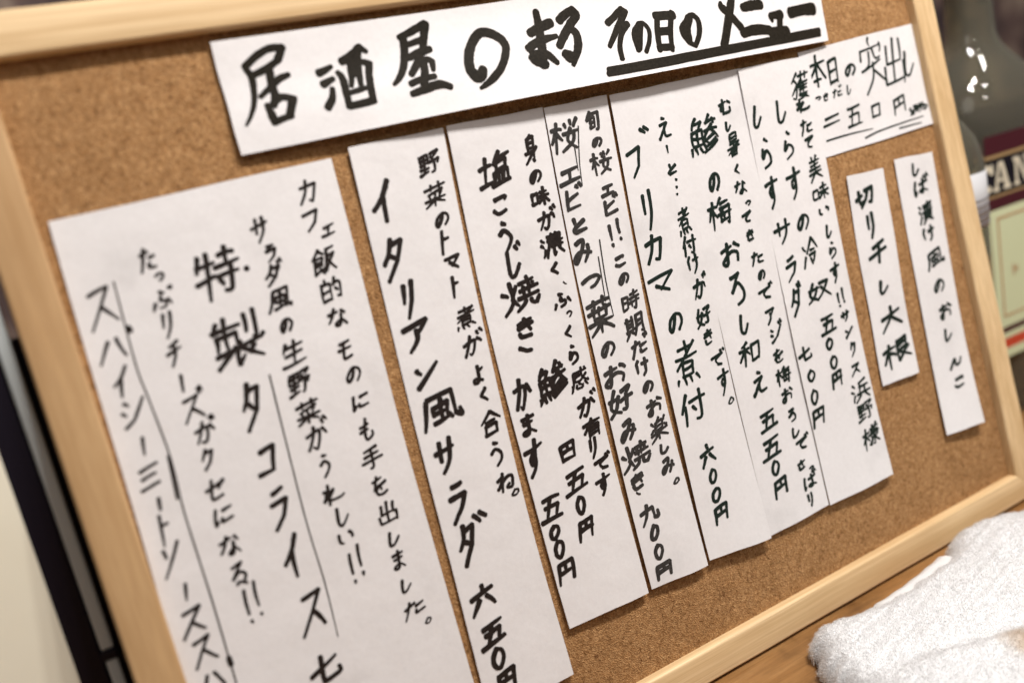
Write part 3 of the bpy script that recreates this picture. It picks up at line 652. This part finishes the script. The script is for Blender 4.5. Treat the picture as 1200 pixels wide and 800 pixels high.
for k, pen, txt in LINES:
    ink = Ink(k)
    for tok in txt.split():
        ch = tok[0]; X, Y, W, H = [float(q) for q in tok[1:].split(',')]
        X *= 1e-4; Y *= 1e-4; W *= (1.17e-4 if k == 'S1' else 1.10e-4); H *= (1.14e-4 if k == 'S1' else 1.08e-4); hw0 = pen * {'S1': 1.50e-5, 'S2': 1.36e-5, 'S3': 1.28e-5, 'S4': 1.22e-5}.get(k, 1.16e-5) / 2
        if ch == '。': W *= 1.25; H *= 1.15; hw0 *= 0.62
        dense = len(G[ch]); hw0 *= 1.0 if dense < 8 or k in ('S1', 'S2', 'S3') else (0.95 if k == 'S4' else 0.88)
        hw0 = min(hw0, 0.17 * max(W, H) if dense < 6 else (0.088 if dense < 10 else 0.066) * max(H, W))
        rot = random.gauss(0.0, 0.025); sh = random.uniform(0.10, 0.22); sl = random.uniform(0.08, 0.22); jx = random.gauss(0, 1)
        cr_, sr = math.cos(rot), math.sin(rot)
        done = []
        for sm, st in G[ch]:
            j1 = 1.6
            ctrl = [(a + random.gauss(0, j1), b + random.gauss(0, j1)) for a, b in st]
            if sm: pp = catmull(ctrl, 5)
            else:
                pp = []
                for a, b in zip(ctrl, ctrl[1:]):
                    bowx = random.gauss(0, 1.3)
                    l = math.hypot(b[0] - a[0], b[1] - a[1]) or 1
                    for q in range(4):
                        t = q / 4; bb = bowx * math.sin(math.pi * t)
                        pp.append((a[0] + (b[0] - a[0]) * t + bb * (b[1] - a[1]) / l, a[1] + (b[1] - a[1]) * t - bb * (b[0] - a[0]) / l))
                pp.append(ctrl[-1])
            n = len(pp); out = []
            w0 = random.uniform(1.0, 1.2); w1 = random.uniform(0.55, 0.95); wm_ = random.uniform(0.85, 1.02)
            for i, (a, b) in enumerate(pp):
                t = i / (n - 1); wv = w0 * (1 - t) ** 2 + 2 * wm_ * t * (1 - t) * 1.05 + w1 * t * t
                lx = (a - 50) / 100 * W; ly = -(b - 50) / 100 * H; lx += sl * ly; ly += sh * lx
                out.append((X + cr_ * lx - sr * ly, Y + sr * lx + cr_ * ly, hw0 * wv))
            done.append(out)
        us = [uvof(k, p[0], p[1])[0] for o_ in done for p in o_]; lo, hi = min(us), max(us); wd_ = QUADS[k][1][0] - QUADS[k][0][0]
        sft = (0.025 - lo) * wd_ if lo < 0.025 else ((0.975 - hi) * wd_ if hi > 0.975 else 0.0)     # keep the writing on its own sheet
        for o_ in done: ink.stroke([(p[0] + sft, p[1], p[2]) for p in o_])
    ink.build(INKS.get(k, INK_GREEN), PAPERS[k], 'handwritten_column')
marks = {}
for k, txt in MARKS:
    ink = marks.setdefault(k, Ink(k))
    pts = [tuple(float(q) for q in p.split(',')) for p in txt.split()]
    pts = [(a * 1e-4, b * 1e-4, c * 1e-5 / 2) for a, b, c in pts]
    pts = catmull(pts, 5) if len(pts) > 2 else catmull(pts, 4)
    ink.stroke(pts, 0.035 if k == 'T' else 0.04)
for k, ink in marks.items(): ink.build(INK2 if k == 'T' else INKS.get(k, INK_GREEN), PAPERS[k], 'title_lettering' if k == 'T' else 'drawn_lines')

# ------------------------------------------------------------------ rolled terry towel on the table
towel = thing('hand_towel', 'folded fluffy white terry hand towel lying on the table in front of the board', 'towel', (0.45, -0.09, TABLE_Z))
OUT = [(.318, -.042), (.324, -.030), (.340, -.026), (.357, -.031), (.380, -.036), (.403, -.037), (.428, -.034), (.448, -.031), (.462, -.020), (.480, -.0155), (.500, -.018), (.520, -.026),
       (.55, -.034), (.60, -.05), (.625, -.12), (.56, -.20), (.43, -.215), (.345, -.165), (.312, -.105), (.306, -.075), (.309, -.055)]
OUT = np.array(catmull(OUT + [OUT[0]], 10))[:-1]
_t = np.arange(len(OUT)); OUT = OUT + np.column_stack([.0011 * np.sin(_t * .83) + .0008 * np.sin(_t * 1.9 + 1), .0011 * np.sin(_t * .71 + 2) + .0008 * np.sin(_t * 2.3)])
def sdf(P):
    A = OUT; B = np.roll(OUT, -1, 0); d = np.full(len(P), 9.0); ins = np.zeros(len(P), bool)
    for a, b in zip(A, B):
        e = b - a; w_ = P - a; t = np.clip((w_ @ e) / (e @ e), 0, 1); d = np.minimum(d, np.hypot(*(w_ - t[:, None] * e).T))
        c = (a[1] > P[:, 1]) != (b[1] > P[:, 1]); x = a[0] + (P[:, 1] - a[1]) * e[0] / (e[1] if abs(e[1]) > 1e-12 else 1e-12)
        ins ^= c & (P[:, 0] < x)
    return np.where(ins, d, -d)
def fbm(x, y, seed, f0, oct_):
    r = np.random.default_rng(seed); v = np.zeros_like(x); a = 1
    for o_ in range(oct_):
        for q in range(5):
            th = r.uniform(0, 6.28); ph = r.uniform(0, 6.28); f = f0 * 2 ** o_ * r.uniform(.7, 1.4)
            v += a * np.sin(f * (x * math.cos(th) + y * math.sin(th)) + ph) / 5
        a *= .55
    return v
def towel_h(P):
    d = sdf(P); r = 0.013
    q = np.clip(d / r, 0, 1); h = 0.017 * np.sqrt(np.clip(1 - (1 - q) ** 2, 0, 1))
    x, y = P[:, 0], P[:, 1]
    inner = np.clip(d / 0.03, 0, 1)
    h += inner * (0.0032 * fbm(x, y, 3, 60, 2) + 0.003 * np.exp(-((y + .055 + .35 * (x - .48)) / .02) ** 2) + 0.004)
    # a fold running through the middle, and the dip between the two layers
    fl = y - (-.112 - .30 * (x - .42)); h -= inner * 0.0035 * np.exp(-(fl / .009) ** 2); h += inner * 0.003 * np.exp(-((fl + .014) / .010) ** 2)
    h += np.clip(q, 0, 1) * 0.0009 * fbm(x, y, 9, 420, 3)
    return np.maximum(h, 0.0), d
GX, GY = 330, 210
xs = np.linspace(.300, .632, GX); ys = np.linspace(-.222, -.010, GY)
gx, gy = np.meshgrid(xs, ys); P = np.stack([gx.ravel(), gy.ravel()], 1)
Hh, D = towel_h(P); ok = D > -0.0006
vid = -np.ones(len(P), int); vid[ok] = np.arange(ok.sum())
vt = np.column_stack([P[ok], TABLE_Z + 0.0005 + Hh[ok]])
I = np.arange(GX * GY).reshape(GY, GX); a, b_, c_, d_ = I[:-1, :-1].ravel(), I[:-1, 1:].ravel(), I[1:, 1:].ravel(), I[1:, :-1].ravel()
keep = ok[a] & ok[b_] & ok[c_] & ok[d_]
ft = np.column_stack([vid[a], vid[b_], vid[c_], vid[d_]])[keep]
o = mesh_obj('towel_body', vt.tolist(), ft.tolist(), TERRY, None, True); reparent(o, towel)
# terry pile: short curled tufts
NF = 380000
q = np.column_stack([rng.uniform(.300, .60, NF), rng.uniform(-.20, -.010, NF)])
extra = OUT[rng.integers(0, len(OUT), 26000)] + rng.normal(0, .0035, (26000, 2)); q = np.vstack([q, extra])
h0, d0 = towel_h(q); kk = d0 > 0.0001; q = q[kk]; h0 = h0[kk]; d0 = d0[kk]
ee = 0.0006; hx = (towel_h(q + [ee, 0])[0] - towel_h(q - [ee, 0])[0]) / (2 * ee); hy = (towel_h(q + [0, ee])[0] - towel_h(q - [0, ee])[0]) / (2 * ee)
nr = np.column_stack([-hx, -hy, np.ones(len(q))]); nr /= np.linalg.norm(nr, axis=1)[:, None]
base = np.column_stack([q, TABLE_Z + 0.0003 + h0])
n = len(q); dr = nr + rng.normal(0, .42, (n, 3)); dr /= np.linalg.norm(dr, axis=1)[:, None]
side = np.cross(dr, rng.normal(0, 1, (n, 3))); side /= np.linalg.norm(side, axis=1)[:, None] + 1e-9
curl = np.cross(dr, side); ln_ = (rng.uniform(.0007, .0018, n) * (1 + .9 * np.exp(-d0 / .005)))[:, None]; wd = rng.uniform(.00006, .00011, n)[:, None]
p0 = base; p1 = base + dr * ln_ * .6 + curl * ln_ * .15; p2 = base + dr * ln_ * .85 + curl * ln_ * .55
V = np.stack([p0 - side * wd, p0 + side * wd, p1 - side * wd, p1 + side * wd, p2], 1).reshape(-1, 3)
V[:, 2] = np.maximum(V[:, 2], TABLE_Z + 0.0002)
bi = np.arange(n) * 5
me = bpy.data.meshes.new('terry_pile')
fq = np.column_stack([bi, bi + 1, bi + 3, bi + 2]); ft3 = np.column_stack([bi + 2, bi + 3, bi + 4])
me.vertices.add(len(V)); me.vertices.foreach_set('co', V.ravel().astype(np.float32))
loops = np.concatenate([fq.ravel(), ft3.ravel()]); me.loops.add(len(loops)); me.loops.foreach_set('vertex_index', loops.astype(np.int32))
me.polygons.add(2 * n); me.polygons.foreach_set('loop_start', np.concatenate([np.arange(n) * 4, 4 * n + np.arange(n) * 3]).astype(np.int32))
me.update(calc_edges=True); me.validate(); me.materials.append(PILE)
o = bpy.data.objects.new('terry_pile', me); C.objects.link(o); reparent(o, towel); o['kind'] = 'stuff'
# smooth woven hem showing along the back edge
hm, nt, b = mat('woven_hem', (0.72, 0.72, 0.72), 0.9, 0.15)
tc = nd(nt, 'ShaderNodeTexCoord').outputs['Object']; n1 = noise(nt, tc, 1.0, 2, 0.5, (2500, 400, 2500)); bump(nt, b, n1.outputs[0], 0.0003, 0.6)
vs, fs = [], []
hp = [(.378, -.0310), (.395, -.0315), (.415, -.030), (.435, -.027), (.452, -.0235)]
hp = catmull(hp, 8); sec = [(-.016, .0145), (-.012, .0150), (-.004, .0135), (.0010, .0105), (.0030, .006), (.0025, .002), (.0, .0006), (-.014, .0006)]
for i, (x, y) in enumerate(hp):
    s = math.sin(math.pi * min(1, max(0, i / (len(hp) - 1)))) ** .3
    for a_, z_ in sec: vs.append((x, y + a_, TABLE_Z + z_ * (0.75 + .25 * s) + 0.0003 * math.sin(i * .9)))
m_ = len(sec)
for i in range(len(hp) - 1):
    for k_ in range(m_): fs.append((i * m_ + k_, i * m_ + (k_ + 1) % m_, (i + 1) * m_ + (k_ + 1) % m_, (i + 1) * m_ + k_))
fs += [tuple(range(m_)), tuple((len(hp) - 1) * m_ + k_ for k_ in range(m_))[::-1]]
o = mesh_obj('hem', vs, fs, hm, None, True); reparent(o, towel)

# ------------------------------------------------------------------ bottles behind the board
def glassmat(name, col, rough=0.03, trans=1.0, ior=1.45):
    m, nt, b = mat(name, col, rough, 0.5); b.inputs['Transmission Weight'].default_value = trans; b.inputs['IOR'].default_value = ior; return m
CLEAR = glassmat('clear_glass', (0.60, 0.57, 0.45), 0.03, 0.92); DARKG = glassmat('dark_liquor_glass', (0.030, 0.008, 0.018), 0.06, 0.35)
CREAM = mat('label_cream', (0.56, 0.60, 0.38), 0.55)[0]; LBLK = mat('label_black', (0.006, 0.005, 0.010), 0.5, 0.2)[0]; LMAR = mat('label_maroon', (0.050, 0.004, 0.010), 0.5)[0]
LGOLD = mat('label_gold', (0.33, 0.22, 0.10), 0.4)[0]; LBRN = mat('label_brown_line', (0.42, 0.21, 0.09), 0.5)[0]; LRED = mat('label_red', (0.50, 0.055, 0.022), 0.5)[0]
LTXT = mat('label_lettering', (0.66, 0.60, 0.46), 0.5)[0]; STICK = mat('sticker_white', (0.50, 0.50, 0.51), 0.5)[0]; STL = mat('sticker_lines', (0.28, 0.27, 0.30), 0.5)[0]
cap_m = mat('cap_black', (0.02, 0.02, 0.02), 0.35)[0]
bt = thing('spirit_bottle', 'large square spirit bottle with dark liquor and a black, maroon and pale green label', 'bottle', (0.745, 0.12, TABLE_Z), 'liquor bottles behind the board')
bx0, bx1, by0 = .681, .809, .085
outer = [(.057, TABLE_Z), (.0625, TABLE_Z + .002), (.064, TABLE_Z + .008), (.064, .236), (.0635, .244), (.0615, .253), (.057, .263), (.050, .273), (.041, .283), (.032, .292), (.0255, .300), (.0225, .309), (.0215, .32), (.0205, .36)]
def glass_profile(outer, t):
    inner = [(max(r_ - t, .002), z_ + (.006 if z_ < 0 else -.0004)) for r_, z_ in outer]
    return outer + [(outer[-1][0], outer[-1][1] + .001)] + inner[::-1]
lathe('glass_body', glass_profile(outer, .003), .745, .132, CLEAR, bt, 96, 1.0, .74, 2.6)
lathe('liquor', [(.0602, TABLE_Z + .0075), (.0605, TABLE_Z + .009), (.0605, .2400), (.0590, .2470)], .745, .132, DARKG, bt, 80, 1.0, .73, 2.6)
lathe('cap', [(.0225, .3615), (.0225, .395), (.020, .397)], .745, .132, cap_m, bt, 32)
Y0 = .0852
def plate(x0, x1, z0, z1, m, name, lift, parent=bt):
    o = mesh_obj(name, [(x0, Y0 - lift, z0), (x1, Y0 - lift, z0), (x1, Y0 - lift, z1), (x0, Y0 - lift, z1), (x0, Y0 - lift + .0002, z0), (x1, Y0 - lift + .0002, z0), (x1, Y0 - lift + .0002, z1), (x0, Y0 - lift + .0002, z1)],
                 [(0, 1, 2, 3), (7, 6, 5, 4), (0, 4, 5, 1), (1, 5, 6, 2), (2, 6, 7, 3), (3, 7, 4, 0)], m, None); reparent(o, parent); return o
LX0, LX1 = .6835, .806
for z0, z1, m_, nm in [(.2125, .2285, LMAR, 'label_band'), (.2095, .2125, LGOLD, 'label_stripe'), (.1795, .2095, LBLK, 'label_band'), (.1775, .1795, LGOLD, 'label_stripe'), (.1675, .1775, LMAR, 'label_band'),
                       (.0655, .1675, CREAM, 'label_panel'), (.0605, .0655, LMAR, 'label_stripe'), (.0555, .0605, CREAM, 'label_stripe'), (.0465, .0555, LRED, 'label_stripe'), (.0385, .0465, CREAM, 'label_stripe')]:
    plate(LX0, LX1, z0, z1 - .0001, m_, nm, .0006)
for x0, x1, z0, z1 in [(.6925, .6942, .0745, .1605), (.6942, .798, .1590, .1605), (.6942, .798, .0745, .0758), (.796, .798, .0758, .1590)]: plate(x0, x1, z0, z1, LBRN, 'label_border', .0009)
def letter(polys, ox, oz, s, m, name, lift=.0010):
    vs, fs = [], []
    for pl in polys:
        b0 = len(vs); vs += [(ox + x * s, Y0 - lift, oz + z * s) for x, z in pl]; fs.append(tuple(range(b0, b0 + len(pl))))
    o = mesh_obj(name, vs, fs, m, None); reparent(o, bt)
# slab-serif capitals C A N
arc = lambda cx, cz, ro, ri, a0, a1, n, ex=.85: [[(cx + ex * r_ * math.cos(math.radians(a)), cz + r_ * math.sin(math.radians(a))) for r_, a in ((ro, A0), (ro, A1), (ri, A1), (ri, A0))] for A0, A1 in [(a0 + (a1 - a0) * i / n, a0 + (a1 - a0) * (i + 1) / n) for i in range(n)]]
Cc = arc(.5, .5, .5, .27, 52, 308, 14) + [[(.70, .62), (.90, .62), (.90, 1.0), (.80, .96), (.70, .80)]]
Aa = [[(0, 0), (.34, 0), (.34, .12), (0, .12)], [(.58, 0), (1, 0), (1, .12), (.58, .12)], [(.10, .12), (.25, .12), (.50, 1), (.36, 1)], [(.66, .12), (.92, .12), (.64, 1), (.46, 1)], [(.26, .30), (.68, .30), (.66, .42), (.30, .42)]]
Nn = [[(0, 0), (.32, 0), (.32, .12), (0, .12)], [(0, .88), (.34, .88), (.30, 1), (0, 1)], [(.09, .12), (.23, .12), (.23, .88), (.09, .88)], [(.23, .88), (.36, 1), (.80, 0), (.66, 0)], [(.68, .12), (.80, .12), (.80, .88), (.68, .88)], [(.60, .88), (.94, .88), (.94, 1), (.60, 1)]]
S_ = .0235
letter(Cc, .6695 + .0015, .1825, S_, LTXT, 'label_letter'); letter(Aa, .6905, .1825, S_, LTXT, 'label_letter'); letter(Nn, .7185, .1825, S_, LTXT, 'label_letter')
# tiny brown emblem in the middle of the pale panel
letter([[(0, 0), (.16, 0), (.16, 1), (0, 1)], [(.16, .42), (.5, .42), (.5, .56), (.16, .56)], [(.5, .2), (.62, .2), (.62, .8), (.5, .8)]], .7085, .108, .010, LBRN, 'label_emblem')

cb = thing('clear_bottle', 'slim clear glass bottle with a white lined sticker, half hidden behind the right rail', 'bottle', (.606, .075, TABLE_Z), 'liquor bottles behind the board')
R_ = .036
prof = [(R_ * .92, TABLE_Z), (R_, TABLE_Z + .005), (R_, .215), (R_ * .97, .226), (R_ * .88, .238), (R_ * .68, .249), (R_ * .46, .258), (.0125, .268), (.0120, .30), (.0120, .36)]
lathe('glass', glass_profile(prof, .0025), .606, .075, CLEAR, cb, 64)
def wrap(name, a0, a1, z0, z1, m, r_, parent):
    n = 10; vs = []
    for i in range(n + 1):
        a = math.radians(a0 + (a1 - a0) * i / n)
        for z_ in (z0, z1):
            for rr in (r_, r_ + .0002): vs.append((.606 + rr * math.cos(a), .075 + rr * math.sin(a), z_))
    fs = []
    for i in range(n):
        b = i * 4; c = b + 4; fs += [(b + 1, c + 1, c + 3, b + 3), (b, b + 2, c + 2, c), (b + 2, b + 3, c + 3, c + 2), (b, c, c + 1, b + 1)]
    fs += [(0, 1, 3, 2), (n * 4, n * 4 + 2, n * 4 + 3, n * 4 + 1)]
    o = mesh_obj(name, vs, fs, m, None, True); reparent(o, parent); return o
st = wrap('sticker', 235, 335, .172, .213, STICK, R_ + .0003, cb)
for i in range(5): wrap('sticker_line', 245, 330, .1745 + i * .0045, .1753 + i * .0045, STL, R_ + .0007, cb)

# ------------------------------------------------------------------ cream panel in a black frame behind the left of the board
pn = thing('framed_panel', 'cream panel with a black border and grey metal edge strip standing behind the left rail', 'panel', (-.2, .05, TABLE_Z))
PCREAM, nt, b = mat('panel_cream', (0.66, 0.60, 0.46), 0.6)
tc = nd(nt, 'ShaderNodeTexCoord').outputs['Object']; n1 = noise(nt, tc, 14, 3, 0.5); r = ramp(nt, [(0.3, (0.76, 0.71, 0.57)), (0.7, (0.82, 0.78, 0.64))]); nt.links.new(n1.outputs[0], r.inputs[0]); nt.links.new(r.outputs[0], b.inputs['Base Color'])
PBLK = mat('panel_black', (0.006, 0.004, 0.009), 0.5, 0.2)[0]
PMET, nt, b = mat('panel_metal', (0.46, 0.50, 0.50), 0.5)
bevel_box('cream_sheet', (-.34, .0395, TABLE_Z + .015), (-.0412, .046, .232), PCREAM, pn, .0006)
bevel_box('black_border', (-.352, .0400, TABLE_Z), (-.0296, .052, .292), PBLK, pn, .0012)
bevel_box('dark_gap_sheet', (-.352, .0522, TABLE_Z), (.03, .056, .270), PBLK, pn, .0012)  # black sheet added so the gap beside the left rail shows dark
bevel_box('metal_edge', (-.0292, .0385, .1245), (-.0236, .052, .288), PMET, pn, .0012)
bevel_box('metal_edge', (-.0290, .0385, TABLE_Z), (-.0238, .052, .1195), PMET, pn, .0012)
bevel_box('corner_clip', (-.0300, .0375, .1197), (-.0232, .053, .1243), PBLK, pn, .0006)
